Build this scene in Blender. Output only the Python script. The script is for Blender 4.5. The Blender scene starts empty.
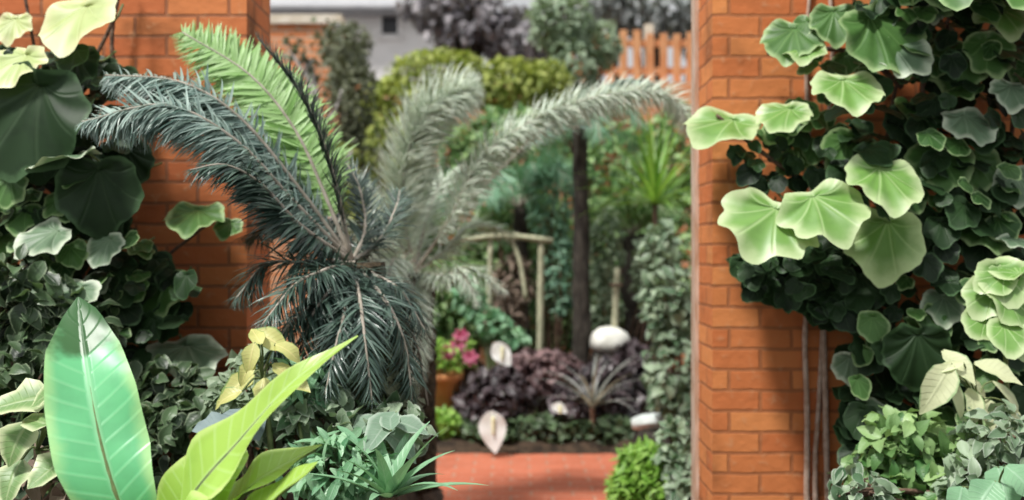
import bpy, math, random
import numpy as np
C = bpy.context.scene.collection
PI = math.pi
F = 1000.0
CAMZ = 1.25

# ------------------------------------------------------------------ geometry helpers
def P(px, py, Y):
    return np.array(((px-512)*Y/F, Y, CAMZ+(250-py)*Y/F))

def V(*a): return np.array(a, float)
def unit(v):
    n = np.linalg.norm(v)
    return v/n if n > 1e-9 else V(0, 0, 1)
def smooth(a, b, x):
    t = min(1, max(0, (x-a)/(b-a))); return t*t*(3-2*t)

def gz(x, y):
    side = max(smooth(.30, .62, -x), smooth(1.0, 1.3, x))
    h = .45*side*(1-smooth(4.9, 5.5, y))
    h = max(h, .07*smooth(6.05, 6.2, y))
    return h

class MB:
    """collects quads with uvs, links them as ONE mesh object"""
    def __init__(s): s.v=[]; s.f=[]; s.u=[]; s.n=0
    def add(s, verts, faces, uvs):
        s.v.append(np.asarray(verts, float)); s.f.append(np.asarray(faces, np.int32)+s.n)
        s.u.append(np.asarray(uvs, float)); s.n += len(verts)
    def build(s, name, mat, parent=None, smooth_=True):
        v = np.concatenate(s.v); f = np.concatenate(s.f); u = np.concatenate(s.u)
        if parent is not None: v = v - np.array(parent['_w'])
        m = bpy.data.meshes.new(name)
        m.vertices.add(len(v)); m.vertices.foreach_set('co', v.astype(np.float32).ravel())
        m.loops.add(f.size); m.loops.foreach_set('vertex_index', f.ravel())
        m.polygons.add(len(f)); m.polygons.foreach_set('loop_start', np.arange(0, f.size, 4, dtype=np.int32))
        m.polygons.foreach_set('use_smooth', np.full(len(f), smooth_))
        uv = m.uv_layers.new(name='UVMap')
        uv.data.foreach_set('uv', u[f.ravel()].astype(np.float32).ravel())
        m.update(); m.validate()
        m.materials.append(mat)
        o = bpy.data.objects.new(name, m); C.objects.link(o)
        if parent is not None:
            o.parent = parent; o['_w'] = list(parent['_w'])
        else: o['_w'] = [0, 0, 0]
        return o

def place(mb, tpl, pos, tip, nrm, size, ws=1.0):
    t = unit(tip); x = np.cross(t, nrm)
    x = unit(x) if np.linalg.norm(x) > 1e-6 else unit(np.cross(t, V(1, 0, .1)))
    n = np.cross(x, t)
    tv, tf, tu = tpl
    v = pos + size*(ws*tv[:, 0:1]*x + tv[:, 1:2]*t + tv[:, 2:3]*n)
    mb.add(v, tf, tu)

def gridfaces(nr, nc):
    a = np.arange((nr-1)*nc).reshape(nr-1, nc)[:, :-1].ravel()
    return np.stack([a, a+1, a+nc+1, a+nc], 1)

def blade(w=.3, nu=2, nv=6, prof='ovate', fold=.25, droop=.6, wave=0., seed=0, petiole=0.):
    """leaf blade, unit length along y; base at origin"""
    r = np.random.RandomState(seed)
    vs = np.linspace(0, 1, nv+1); us = np.linspace(-1, 1, 2*nu+1)
    if prof == 'ovate': wv = np.sin(PI*np.clip(vs, .012, .988)**.72)**.9
    elif prof == 'lance': wv = np.sin(PI*np.clip(vs, .02, .985)**.85)**.75
    elif prof == 'strap': wv = np.clip(.45+1.6*vs, 0, 1)*np.clip((1.0-vs)*3.2, .02, 1)**.7
    elif prof == 'paddle': wv = np.clip(np.sin(PI*np.clip(vs, .0, .985)**1.05)**.62*1.0, .09, 1)
    elif prof == 'point': wv = np.clip(.35+2.5*vs, 0, 1)*np.clip(1.02-vs, .015, 1)**.8
    else: wv = np.clip(1.05-vs, .03, 1)
    ang = droop*(vs**1.2)
    dy = np.cos(ang); dz = -np.sin(ang)
    yy = np.concatenate([[0], np.cumsum((dy[1:]+dy[:-1])/2/nv)]); zz = np.concatenate([[0], np.cumsum((dz[1:]+dz[:-1])/2/nv)])
    vv = []; uu = []
    ph = r.rand()*6
    for i in range(nv+1):
        for u in us:
            x = u*wv[i]*w/2
            z = fold*abs(x) + wave*w*math.sin(vs[i]*11+ph+u)*abs(u)*wv[i]*.5
            # offset normal to the arc
            vv.append((x, yy[i]+z*math.sin(ang[i]), zz[i]+z*math.cos(ang[i]))); uu.append((u*.5+.5, vs[i]))
    return np.array(vv), gridfaces(nv+1, len(us)), np.array(uu)

def roundleaf(lobes=5, depth=.12, notch=.28, cup=.15, droop=.35, wave=.05, nr=6, ns=36, seed=0, asp=1.0):
    """broad heart / palm-lobed leaf, about unit wide; petiole joint at origin, tip along +y; uv = (angle, radius)"""
    r = np.random.RandomState(seed)
    th = np.linspace(-PI/2, 1.5*PI, ns+1)
    a = (th+PI/2)/(2*PI)
    R = .5*np.ones_like(th)
    dn = np.minimum(a, 1-a)
    R *= 1-notch*np.exp(-(dn/.055)**2)
    R *= 1+depth*np.cos(2*PI*a*(lobes+.0)+PI)*np.clip(dn*8, 0, 1)
    R *= 1+.16*np.exp(-((a-.5)/.07)**2)
    R *= 1+.02*np.sin(th*9+r.rand()*6)+.015*np.sin(th*17+r.rand()*6)
    vv = []; uu = []
    ph = r.rand(3)*6
    for k in range(nr+1):
        q = k/nr
        for j in range(ns+1):
            x = R[j]*q*math.cos(th[j])*asp; y = R[j]*q*math.sin(th[j])+.30*(1-(1-q)**2)
            z = cup*q*q*.5 - droop*(max(0, y)**2)*.8 - droop*.7*x*x + wave*q*q*math.sin(th[j]*4+ph[0]) + .02*q*math.cos(2*PI*a[j]*lobes)
            vv.append((x, y, z)); uu.append((a[j], q))
    return np.array(vv), gridfaces(nr+1, ns+1), np.array(uu)

def tube(mb, pts, rad, ns=8, jit=0., seed=0, cap=True):
    pts = np.asarray(pts, float); n = len(pts)
    rad = np.full(n, rad) if np.isscalar(rad) else np.asarray(rad, float)
    if cap:
        pts = np.concatenate([pts[:1], pts, pts[-1:]]); rad = np.concatenate([[1e-4], rad, [1e-4]]); n += 2
    r = np.random.RandomState(seed)
    T = np.gradient(pts[1:-1] if cap else pts, axis=0)
    if cap: T = np.concatenate([T[:1], T, T[-1:]])
    ref = V(0, 1, 0) if abs(unit(T[n//2])[2]) > .8 else V(0, 0, 1)
    vv = []; uu = []; L = 0
    for i in range(n):
        t = unit(T[i]); x = unit(np.cross(t, ref)); y = np.cross(t, x)
        if i: L += np.linalg.norm(pts[i]-pts[i-1])
        for j in range(ns+1):
            a = 2*PI*(j % ns)/ns
            if j == 0: row = rad[i]*(1+jit*(r.rand(ns)-.5))
            q = row[j % ns]
            vv.append(pts[i]+q*(math.cos(a)*x+math.sin(a)*y)); uu.append((j/ns, L))
    mb.add(vv, gridfaces(n, ns+1), uu)

def bez(p, n=24):
    """smooth curve through the control points (Catmull-Rom)"""
    p = [np.asarray(q, float) for q in p]
    q = [2*p[0]-p[1]]+p+[2*p[-1]-p[-2]]
    out = []
    m = max(2, n//(len(p)-1))
    for i in range(1, len(q)-2):
        for k in range(m):
            t = k/m
            out.append(.5*((2*q[i])+(-q[i-1]+q[i+1])*t+(2*q[i-1]-5*q[i]+4*q[i+1]-q[i+2])*t*t+(-q[i-1]+3*q[i]-3*q[i+1]+q[i+2])*t**3))
    out.append(p[-1])
    return np.array(out)

def box(mb, lo, hi, bev=0.0):
    """box with uvs in metres on every face"""
    x0, y0, z0 = lo; x1, y1, z1 = hi
    def q(a, b, c, d, uv): mb.add([a, b, c, d], [[0, 1, 2, 3]], uv)
    q((x0,y0,z0),(x1,y0,z0),(x1,y0,z1),(x0,y0,z1), [(x0,z0),(x1,z0),(x1,z1),(x0,z1)])
    q((x1,y1,z0),(x0,y1,z0),(x0,y1,z1),(x1,y1,z1), [(x1,z0),(x0,z0),(x0,z1),(x1,z1)])
    q((x1,y0,z0),(x1,y1,z0),(x1,y1,z1),(x1,y0,z1), [(y0,z0),(y1,z0),(y1,z1),(y0,z1)])
    q((x0,y1,z0),(x0,y0,z0),(x0,y0,z1),(x0,y1,z1), [(y1,z0),(y0,z0),(y0,z1),(y1,z1)])
    q((x0,y0,z1),(x1,y0,z1),(x1,y1,z1),(x0,y1,z1), [(x0,y0),(x1,y0),(x1,y1),(x0,y1)])
    q((x0,y1,z0),(x1,y1,z0),(x1,y0,z0),(x0,y0,z0), [(x0,y1),(x1,y1),(x1,y0),(x0,y0)])

def lathe(mb, c, prof, ns=24, asp=1.0, jit=0., seed=0):
    r = np.random.RandomState(seed)
    vv = []; uu = []
    for i, (rr, z) in enumerate(prof):
        for j in range(ns+1):
            a = 2*PI*(j % ns)/ns
            k = 1+jit*math.sin(a*3+i+seed)+jit*.6*math.sin(a*7+2*i)
            vv.append((c[0]+rr*k*math.cos(a)*asp, c[1]+rr*k*math.sin(a), c[2]+z)); uu.append((j/ns, i/len(prof)))
    mb.add(vv, gridfaces(len(prof), ns+1), uu)

def thing(name, loc, label, cat, group=None):
    o = bpy.data.objects.new(name, None); C.objects.link(o)
    o.location = tuple(float(a) for a in loc); o['_w'] = [float(a) for a in loc]
    o['label'] = label; o['category'] = cat
    if group: o['group'] = group
    return o
def struct(o): o['kind'] = 'structure'; return o

# ------------------------------------------------------------------ materials
def nodes(name):
    m = bpy.data.materials.new(name); m.use_nodes = True
    nt = m.node_tree; nt.nodes.clear()
    out = nt.nodes.new('ShaderNodeOutputMaterial')
    return m, nt, out
def nn(nt, t, **k):
    n = nt.nodes.new(t)
    for a, b in k.items(): setattr(n, a, b)
    return n
def math_(nt, op, a, b=None, clamp=False):
    n = nn(nt, 'ShaderNodeMath', operation=op, use_clamp=clamp)
    for i, q in enumerate((a, b)):
        if q is None: continue
        if isinstance(q, (int, float)): n.inputs[i].default_value = q
        else: nt.links.new(q, n.inputs[i])
    return n.outputs[0]
def sstep(nt, x, a, b):
    n = nn(nt, 'ShaderNodeMapRange', interpolation_type='SMOOTHSTEP')
    nt.links.new(x, n.inputs[0]); n.inputs[1].default_value = a; n.inputs[2].default_value = b
    return n.outputs[0]
def mixc(nt, f, a, b, mode='MIX'):
    n = nn(nt, 'ShaderNodeMix', data_type='RGBA', blend_type=mode)
    for i, q in ((0, f), (6, a), (7, b)):
        if isinstance(q, (int, float)): n.inputs[i].default_value = q
        elif isinstance(q, tuple): n.inputs[i].default_value = q if len(q) == 4 else (*q, 1)
        else: nt.links.new(q, n.inputs[i])
    return n.outputs[2]
def noise(nt, scale, detail=3, vec=None):
    n = nn(nt, 'ShaderNodeTexNoise'); n.inputs['Scale'].default_value = scale; n.inputs['Detail'].default_value = detail
    if vec is not None: nt.links.new(vec, n.inputs['Vector'])
    return n.outputs['Fac']

def leafmat(name, a, b, margin=None, mw=.2, vein=None, vk=.5, kind='blade', rough=.45, trans=.25, lat=9, spec=.5, blotch=.35, tipc=None, bump=.25):
    m, nt, out = nodes(name)
    geo = nn(nt, 'ShaderNodeNewGeometry'); tc = nn(nt, 'ShaderNodeTexCoord')
    sep = nn(nt, 'ShaderNodeSeparateXYZ'); nt.links.new(tc.outputs['UV'], sep.inputs[0])
    u, v = sep.outputs[0], sep.outputs[1]
    nz = noise(nt, 14, 3, tc.outputs['Object'])
    col = mixc(nt, geo.outputs['Random Per Island'], a, b)
    dark = tuple(c*.62 for c in a)
    col = mixc(nt, math_(nt, 'MULTIPLY', sstep(nt, nz, .45, .7), blotch), col, dark)
    if kind == 'blade':
        d = math_(nt, 'MULTIPLY', math_(nt, 'ABSOLUTE', math_(nt, 'SUBTRACT', u, .5)), 2)
        rib = math_(nt, 'SUBTRACT', 1, sstep(nt, d, .03, .13))
        w = math_(nt, 'FRACT', math_(nt, 'SUBTRACT', math_(nt, 'MULTIPLY', v, lat), math_(nt, 'MULTIPLY', d, 1.2)))
        lt = math_(nt, 'SUBTRACT', 1, sstep(nt, w, .05, .25))
        vm = math_(nt, 'MAXIMUM', rib, math_(nt, 'MULTIPLY', lt, .5))
        mc = d
    else:
        w = math_(nt, 'ABSOLUTE', math_(nt, 'SUBTRACT', math_(nt, 'FRACT', math_(nt, 'ADD', math_(nt, 'MULTIPLY', u, 7), .5)), .5))
        vm = math_(nt, 'MULTIPLY', math_(nt, 'SUBTRACT', 1, sstep(nt, math_(nt, 'MULTIPLY', w, v), .0, .06)), math_(nt, 'SUBTRACT', 1, sstep(nt, v, .75, 1.0)))
        mc = v
    if vein: col = mixc(nt, math_(nt, 'MULTIPLY', vm, vk), col, vein)
    if margin:
        mm = sstep(nt, math_(nt, 'ADD', mc, math_(nt, 'MULTIPLY', math_(nt, 'SUBTRACT', nz, .5), .5)), 1-mw*1.6, 1.02)
        col = mixc(nt, mm, col, margin)
    if tipc: col = mixc(nt, sstep(nt, math_(nt, 'ADD', v, math_(nt, 'MULTIPLY', math_(nt, 'SUBTRACT', nz, .5), .4)), .72, .86), col, tipc)
    bs = nn(nt, 'ShaderNodeBsdfPrincipled'); bs.inputs['Roughness'].default_value = rough
    bs.inputs['Specular IOR Level'].default_value = spec
    nt.links.new(col, bs.inputs['Base Color'])
    bmp = nn(nt, 'ShaderNodeBump'); bmp.inputs['Strength'].default_value = bump; bmp.inputs['Distance'].default_value = .01
    nt.links.new(vm, bmp.inputs['Height']); nt.links.new(bmp.outputs[0], bs.inputs['Normal'])
    tr = nn(nt, 'ShaderNodeBsdfTranslucent')
    tcol = mixc(nt, .5, col, mixc(nt, 1.0, col, (1.0, 1.0, .35), 'MULTIPLY'))
    nt.links.new(tcol, tr.inputs[0])
    mx = nn(nt, 'ShaderNodeMixShader'); mx.inputs[0].default_value = trans
    nt.links.new(bs.outputs[0], mx.inputs[1]); nt.links.new(tr.outputs[0], mx.inputs[2])
    nt.links.new(mx.outputs[0], out.inputs[0])
    return m

def plain(name, a, b, scale=12, rough=.8, bump=.3, detail=5, stretch=None, spec=.3):
    m, nt, out = nodes(name)
    tc = nn(nt, 'ShaderNodeTexCoord'); vec = tc.outputs['Object']
    if stretch:
        mp = nn(nt, 'ShaderNodeMapping'); mp.inputs['Scale'].default_value = stretch
        nt.links.new(vec, mp.inputs[0]); vec = mp.outputs[0]
    nz = noise(nt, scale, detail, vec)
    col = mixc(nt, sstep(nt, nz, .35, .65), a, b)
    bs = nn(nt, 'ShaderNodeBsdfPrincipled'); bs.inputs['Roughness'].default_value = rough
    bs.inputs['Specular IOR Level'].default_value = spec
    nt.links.new(col, bs.inputs['Base Color'])
    bp = nn(nt, 'ShaderNodeBump'); bp.inputs['Strength'].default_value = bump; bp.inputs['Distance'].default_value = .03
    nt.links.new(nz, bp.inputs['Height']); nt.links.new(bp.outputs[0], bs.inputs['Normal'])
    nt.links.new(bs.outputs[0], out.inputs[0])
    return m

def brickmat(name, a, b, mortar, bw=.225, bh=.075, ms=.010, dirt=(.06, .03, .015), dirtk=.6, pale=(.62, .36, .2)):
    m, nt, out = nodes(name)
    tc = nn(nt, 'ShaderNodeTexCoord')
    # slightly wobbly courses
    nzv = nn(nt, 'ShaderNodeTexNoise'); nzv.inputs['Scale'].default_value = 9; nt.links.new(tc.outputs['UV'], nzv.inputs['Vector'])
    vm = nn(nt, 'ShaderNodeVectorMath', operation='SCALE'); vm.inputs['Scale'].default_value = .012
    nt.links.new(nzv.outputs['Color'], vm.inputs[0])
    va = nn(nt, 'ShaderNodeVectorMath', operation='ADD'); nt.links.new(tc.outputs['UV'], va.inputs[0]); nt.links.new(vm.outputs[0], va.inputs[1])
    br = nn(nt, 'ShaderNodeTexBrick'); nt.links.new(va.outputs[0], br.inputs['Vector'])
    br.inputs['Color1'].default_value = (*a, 1); br.inputs['Color2'].default_value = (*b, 1); br.inputs['Mortar'].default_value = (*mortar, 1)
    br.inputs['Scale'].default_value = 1; br.inputs['Brick Width'].default_value = bw; br.inputs['Row Height'].default_value = bh
    br.inputs['Mortar Size'].default_value = ms; br.inputs['Mortar Smooth'].default_value = .3; br.inputs['Bias'].default_value = 0
    n1 = noise(nt, 3.2, 4, tc.outputs['UV']); n2 = noise(nt, 26, 4, tc.outputs['UV'])
    col = mixc(nt, math_(nt, 'MULTIPLY', sstep(nt, n1, .5, .78), dirtk), br.outputs['Color'], dirt)
    col = mixc(nt, math_(nt, 'MULTIPLY', sstep(nt, n2, .55, .8), .45), col, pale)
    bs = nn(nt, 'ShaderNodeBsdfPrincipled'); bs.inputs['Roughness'].default_value = .9; bs.inputs['Specular IOR Level'].default_value = .2
    nt.links.new(col, bs.inputs['Base Color'])
    h = math_(nt, 'ADD', math_(nt, 'MULTIPLY', br.outputs['Fac'], -1), math_(nt, 'MULTIPLY', n2, .5))
    bp = nn(nt, 'ShaderNodeBump'); bp.inputs['Strength'].default_value = .6; bp.inputs['Distance'].default_value = .012
    nt.links.new(h, bp.inputs['Height']); nt.links.new(bp.outputs[0], bs.inputs['Normal'])
    nt.links.new(bs.outputs[0], out.inputs[0])
    return m

M = {}
M['brick'] = brickmat('orange_brick', (.74, .28, .095), (.58, .17, .058), (.44, .16, .065), ms=.007, dirtk=.5)
M['brick_left'] = brickmat('stained_brick', (.66, .23, .085), (.54, .155, .06), (.36, .14, .07), dirtk=.8, ms=.007)
M['brick_back'] = brickmat('pale_brick', (.70, .30, .14), (.62, .22, .09), (.6, .42, .3), dirtk=.3)
M['paver'] = brickmat('red_paver', (.52, .155, .085), (.43, .115, .06), (.42, .2, .13), bw=.21, bh=.105, dirt=(.25, .08, .05), dirtk=.4, pale=(.75, .42, .32))
M['soil'] = plain('soil', (.025, .017, .011), (.07, .045, .028), 18, .95, .8)
M['post'] = plain('pale_jamb_edge', (.48, .30, .20), (.66, .50, .40), 10, .8, .3, stretch=(6, 6, .8))
M['bark_dark'] = plain('dark_bark', (.022, .018, .015), (.06, .052, .042), 24, .9, .9, stretch=(1, 1, .35))
M['bark_cycad'] = plain('cycad_bark', (.03, .022, .014), (.10, .075, .045), 40, .95, 1)
M['bark_pale'] = plain('pale_bark', (.42, .40, .38), (.62, .6, .57), 16, .8, .4, stretch=(1, 1, .4))
M['stem'] = plain('vine_stem', (.09, .05, .035), (.17, .11, .075), 30, .85, .5)
M['stem_green'] = plain('green_stem', (.10, .14, .05), (.18, .22, .09), 20, .6, .2)
M['stem_pale'] = plain('dry_stem', (.45, .30, .22), (.6, .45, .36), 30, .85, .3)
M['rachis'] = plain('rachis', (.28, .25, .2), (.42, .37, .31), 20, .6, .2)
M['timber'] = plain('weathered_timber', (.36, .38, .25), (.56, .55, .38), 14, .85, .4, stretch=(5, 5, .8))
M['render'] = plain('white_render', (.84, .82, .80), (.9, .88, .86), 4, .9, .1)
M['slate'] = plain('grey_roof', (.33, .33, .35), (.45, .45, .46), 6, .8, .3, stretch=(1, 6, 6))
M['glass_dark'] = plain('window_glass', (.03, .032, .035), (.05, .05, .055), 2, .15, 0)
M['picket'] = plain('fence_timber', (.56, .22, .09), (.7, .36, .18), 9, .85, .3, stretch=(4, 4, .6))
M['coping'] = plain('coping_stone', (.62, .54, .42), (.74, .68, .58), 8, .9, .3)
M['stone'] = plain('pale_stone', (.58, .58, .52), (.78, .78, .72), 9, .85, .4)
M['stone_blue'] = plain('edging_stone', (.52, .58, .56), (.68, .74, .72), 9, .85, .3)
M['terracotta'] = plain('terracotta', (.62, .27, .10), (.72, .36, .17), 8, .85, .2)
M['white_petal'] = leafmat('white_petal', (.85, .87, .85), (.9, .9, .88), blotch=.05, trans=.3, bump=0)
M['pink_petal'] = leafmat('pink_petal', (.62, .10, .24), (.75, .28, .42), blotch=.15, trans=.3)
M['spadix'] = plain('spadix', (.75, .72, .4), (.8, .78, .5), 30, .7, .2)

M['vine'] = leafmat('vine_leaf', (.030, .085, .022), (.11, .24, .06), margin=(.34, .48, .22), mw=.13, vein=(.16, .30, .10), vk=.5, kind='round', rough=.45, trans=.15, spec=.3)
M['vine_rim'] = leafmat('vine_leaf_rimmed', (.14, .28, .06), (.14, .28, .06), margin=(.58, .72, .36), mw=.34, vein=(.36, .52, .2), vk=.5, kind='round', rough=.45, trans=.2, spec=.3)
M['vine_dark'] = leafmat('vine_leaf_dark', (.009, .022, .009), (.026, .062, .020), margin=(.06, .12, .05), mw=.08, vein=(.05, .09, .04), vk=.35, kind='round', rough=.5, trans=.08, spec=.25)  # dark leaf, darkened further to put the shaded voids into its colour
M['vine_pale'] = leafmat('vine_leaf_young', (.15, .33, .065), (.22, .41, .10), margin=(.58, .70, .38), mw=.26, vein=(.48, .66, .3), vk=.6, kind='round', rough=.4, trans=.25)
M['vine_yellow'] = leafmat('vine_leaf_yellow', (.50, .62, .24), (.55, .66, .28), margin=(.78, .80, .46), mw=.25, vein=(.6, .7, .32), vk=.5, kind='round', rough=.45, trans=.25)
M['vine_grey'] = leafmat('vine_leaf_grey', (.10, .18, .10), (.20, .30, .18), margin=(.56, .64, .48), mw=.2, vein=(.3, .4, .27), vk=.5, kind='round', rough=.45, trans=.15, spec=.35)
M['cycad'] = leafmat('cycad_leaflet', (.020, .045, .035), (.10, .165, .125), rough=.30, trans=.08, lat=1, blotch=.1, spec=.6)
M['cycad_skylit'] = leafmat('cycad_leaflet_skylit', (.07, .14, .115), (.38, .50, .44), rough=.32, trans=.08, lat=1, blotch=.1, spec=.6)  # cycad leaflets lightened, sky highlights put into the colour
M['cycad_toplit'] = leafmat('cycad_leaflet_toplit', (.24, .46, .12), (.48, .70, .32), rough=.4, trans=.25, lat=1, blotch=.1)  # paler copy of the leaflet, light from above put into its colour
M['cycad_brown'] = leafmat('cycad_leaflet_dry', (.055, .05, .03), (.14, .11, .07), rough=.7, trans=.1, lat=1)
M['silver'] = leafmat('silver_sheen_leaflet', (.42, .52, .41), (.84, .90, .79), rough=.4, trans=.12, lat=1, blotch=.1)  # silver sheen of reflected sky put into the leaflet colour
M['teal'] = leafmat('teal_leaflet', (.20, .33, .27), (.34, .46, .40), rough=.4, trans=.12, lat=1, blotch=.1)
M['mint'] = leafmat('mint_blade', (.17, .60, .27), (.17, .60, .27), margin=(.42, .74, .32), mw=.2, vein=(.40, .80, .44), vk=.5, rough=.36, trans=.25, lat=16, blotch=.3, tipc=(.05, .15, .045))
M['lime'] = leafmat('lime_blade', (.36, .60, .09), (.46, .68, .13), margin=(.58, .76, .24), mw=.12, vein=(.58, .78, .36), vk=.6, rough=.34, trans=.3, lat=16, blotch=.25)
M['croton'] = leafmat('croton_leaf', (.50, .55, .17), (.70, .66, .26), margin=(.2, .34, .1), mw=.1, vein=(.82, .72, .32), vk=.6, rough=.4)
M['mid'] = leafmat('mid_green', (.07, .19, .05), (.40, .58, .24), rough=.4)
M['minty'] = leafmat('mint_green', (.11, .31, .15), (.36, .60, .36), vein=(.4, .6, .42), rough=.4)
M['grey_green'] = leafmat('grey_green', (.06, .14, .06), (.44, .56, .38), margin=(.45, .52, .42), mw=.15, rough=.45)
M['small_dark'] = leafmat('small_dark', (.012, .03, .012), (.13, .22, .10), margin=(.28, .36, .22), mw=.15, rough=.4)
M['olive'] = leafmat('olive', (.07, .085, .045), (.20, .22, .13), rough=.6)
M['yellow_green'] = leafmat('yellow_green', (.17, .24, .03), (.56, .62, .17), rough=.5, trans=.3)
M['bright'] = leafmat('bright_green', (.16, .36, .04), (.40, .64, .14), rough=.4, trans=.3)
M['palm_green'] = leafmat('palm_green', (.10, .26, .15), (.32, .55, .36), rough=.4)
M['purple'] = leafmat('purple_leaf', (.014, .010, .013), (.075, .05, .058), margin=(.20, .16, .17), mw=.2, rough=.35, trans=.05)
M['maroon'] = leafmat('maroon_leaf', (.06, .03, .035), (.30, .19, .19), rough=.45, trans=.1)
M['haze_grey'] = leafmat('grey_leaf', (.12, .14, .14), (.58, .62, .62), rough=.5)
M['straw'] = leafmat('silver_strap', (.30, .32, .30), (.58, .60, .56), rough=.45, lat=1)
M['frosted'] = leafmat('frosted_leaf', (.16, .27, .18), (.26, .38, .27), margin=(.42, .52, .42), mw=.2, vein=(.4, .5, .4), rough=.55, spec=.3)
M['coolgreen'] = leafmat('cool_green_leaf', (.09, .24, .15), (.32, .52, .36), rough=.45)
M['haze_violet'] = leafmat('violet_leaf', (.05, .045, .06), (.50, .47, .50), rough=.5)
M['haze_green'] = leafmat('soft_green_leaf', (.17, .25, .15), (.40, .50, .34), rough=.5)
M['variegated'] = leafmat('variegated_leaf', (.14, .28, .09), (.26, .42, .15), margin=(.72, .78, .48), mw=.35, vein=(.6, .7, .4), vk=.4, rough=.42)
M['cream'] = leafmat('cream_leaf', (.62, .68, .38), (.74, .76, .5), margin=(.3, .45, .2), mw=.1, rough=.45)
M['dry'] = leafmat('dry_leaf', (.16, .11, .08), (.34, .26, .2), rough=.7, trans=.1)
M['bluish'] = leafmat('bluish_leaf', (.20, .29, .30), (.30, .38, .38), rough=.55, spec=.3)

# ------------------------------------------------------------------ templates
T_lance = [blade(.30, 1, 4, 'lance', .3, d, 0, i) for i, d in enumerate((.2, .6, 1.0))]
T_ovate = [blade(.55, 2, 5, 'ovate', .3, d, .2, i) for i, d in enumerate((.3, .7, 1.1))]
T_wide = [blade(.8, 2, 5, 'ovate', .2, d, .25, i) for i, d in enumerate((.3, .6, 1.0))]
T_needle = [blade(.10, 1, 3, 'lance', .3, d, 0, i) for i, d in enumerate((.2, .6))]
T_leaflet = [blade(.085, 1, 4, 'point', .3, d, 0, i) for i, d in enumerate((.25, .6, .9))]
T_round = [roundleaf(5, .035, .3, .18, .5, .05, 4, 20, i) for i in range(4)]
T_roundH = [roundleaf((5, 9, 7, 9)[i], (.035, .022, .04, .028)[i], .3, .16, .42, .05, 8, 60, 10+i, 1.05) for i in range(4)]
T_lobed = [roundleaf(7, .075, .3, .12, .3, .06, 8, 64, 30+i, 1.25) for i in range(2)]

# ------------------------------------------------------------------ plant builders
def shrub(name, label, cat, xy, blobs, n, size, tpl, mat, stem=None, seed=0, up=.4, group=None, kinds='foliage', z0=None, shell=.55, nstem=10, sr=.008):
    """blobs: (px, py, Y, rx_px, ry_px, ry_depth_m)"""
    r = np.random.RandomState(seed)
    B = [(P(b[0], b[1], b[2]), V(b[3]*b[2]/F, b[5], b[4]*b[2]/F)) for b in blobs]
    base = V(xy[0], xy[1], gz(*xy) if z0 is None else z0)
    root = thing(name, base, label, cat, group)
    vol = np.array([np.prod(b[1])**.67 for b in B]); vol /= vol.sum()
    mb = MB(); st = MB(); tips = []
    for i in range(n):
        c, ra = B[r.choice(len(B), p=vol)]
        d = unit(r.randn(3)); q = shell+(1-shell)*r.rand()**.6
        p = c+ra*d*q
        s = size*(.6+.8*r.rand())
        nd = unit(d/ra*ra.mean()+.01)
        tip = unit(nd*.7+V(0, -.15, -.25)+r.randn(3)*.55)
        nm = unit(nd*.5+V(0, -.35, up*2)+r.randn(3)*.35)
        place(mb, tpl[r.randint(len(tpl))], p-tip*s*.5, tip, nm, s)
        if len(tips) < nstem and r.rand() < .2: tips.append((c, p))
    while len(tips) < 3: tips.append((B[0][0], B[0][0]+V(0, 0, .05)))
    for c, p in tips:
        mid = (base+c)/2+r.randn(3)*.04
        tube(st, bez([base, mid, (c+p)/2, p], 9), np.linspace(sr, sr*.35, 10), 5)
    st.build('stem', stem or M['stem'], root)
    mb.build(kinds, mat, root)
    return root

def frond_mesh(pts, ll, n, mb, rb, r, fwd=1.0, vee=(.2, .2), droop=None, wsc=1.0, rr=.008, upv=V(0, 0, 1), start=.10, jit=.12, tiptaper=6, plumose=0., fdec=.45):
    c = bez(pts, 60); seg = np.linalg.norm(np.diff(c, axis=0), axis=1); s = np.concatenate([[0], np.cumsum(seg)])/seg.sum()
    tube(rb, c[::3] if (len(c)-1) % 3 == 0 else np.vstack([c[::3], c[-1:]]), np.linspace(rr, rr*.3, len(c[::3]) if (len(c)-1) % 3 == 0 else len(c[::3])+1), 6)
    for i in range(n):
        t = start+(1-start)*(i+.5)/n
        p = np.array([np.interp(t, s, c[:, k]) for k in range(3)])
        p2 = np.array([np.interp(min(1, t+.02), s, c[:, k]) for k in range(3)]); p1 = np.array([np.interp(max(0, t-.02), s, c[:, k]) for k in range(3)])
        T = unit(p2-p1); S = np.cross(T, upv); S = unit(S) if np.linalg.norm(S) > .05 else V(1, 0, 0)
        N = unit(np.cross(S, T))
        prof = min(1, (t-start)/.22+.35)*(1-t**tiptaper*.75)
        for sg in (-1, 1):
            va = vee[0]+vee[1]*r.randn()+plumose*(r.rand()-.5)
            f = fwd*(1-fdec*t)+jit*r.randn()
            d = T*math.cos(f)+math.sin(f)*(S*sg*math.cos(va)+N*math.sin(va))
            place(mb, T_leaflet[r.randint(3)], p, d, N+r.randn(3)*.15, ll*prof*(.85+.3*r.rand()), wsc)

def frond(parent, pts, ll, n, mat, seed, label=None, name='frond', **k):
    mb, rb = MB(), MB()
    frond_mesh(pts, ll, n, mb, rb, np.random.RandomState(seed), **k)
    o = mb.build(name, mat, parent)
    if label: o['label'] = label
    rb.build('rachis', M['rachis'], o)
    return o

def frame_from(px, py, Y, e, roll, yaw):
    n = V(0, -math.cos(e), math.sin(e)); d = V(0, -math.sin(e), -math.cos(e)); x = np.cross(d, n)
    t = d*math.cos(roll)+x*math.sin(roll)
    cy, sy = math.cos(yaw), math.sin(yaw)
    R = np.array([[cy, -sy, 0], [sy, cy, 0], [0, 0, 1]])
    return P(px, py, Y), R@t, R@n

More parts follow.
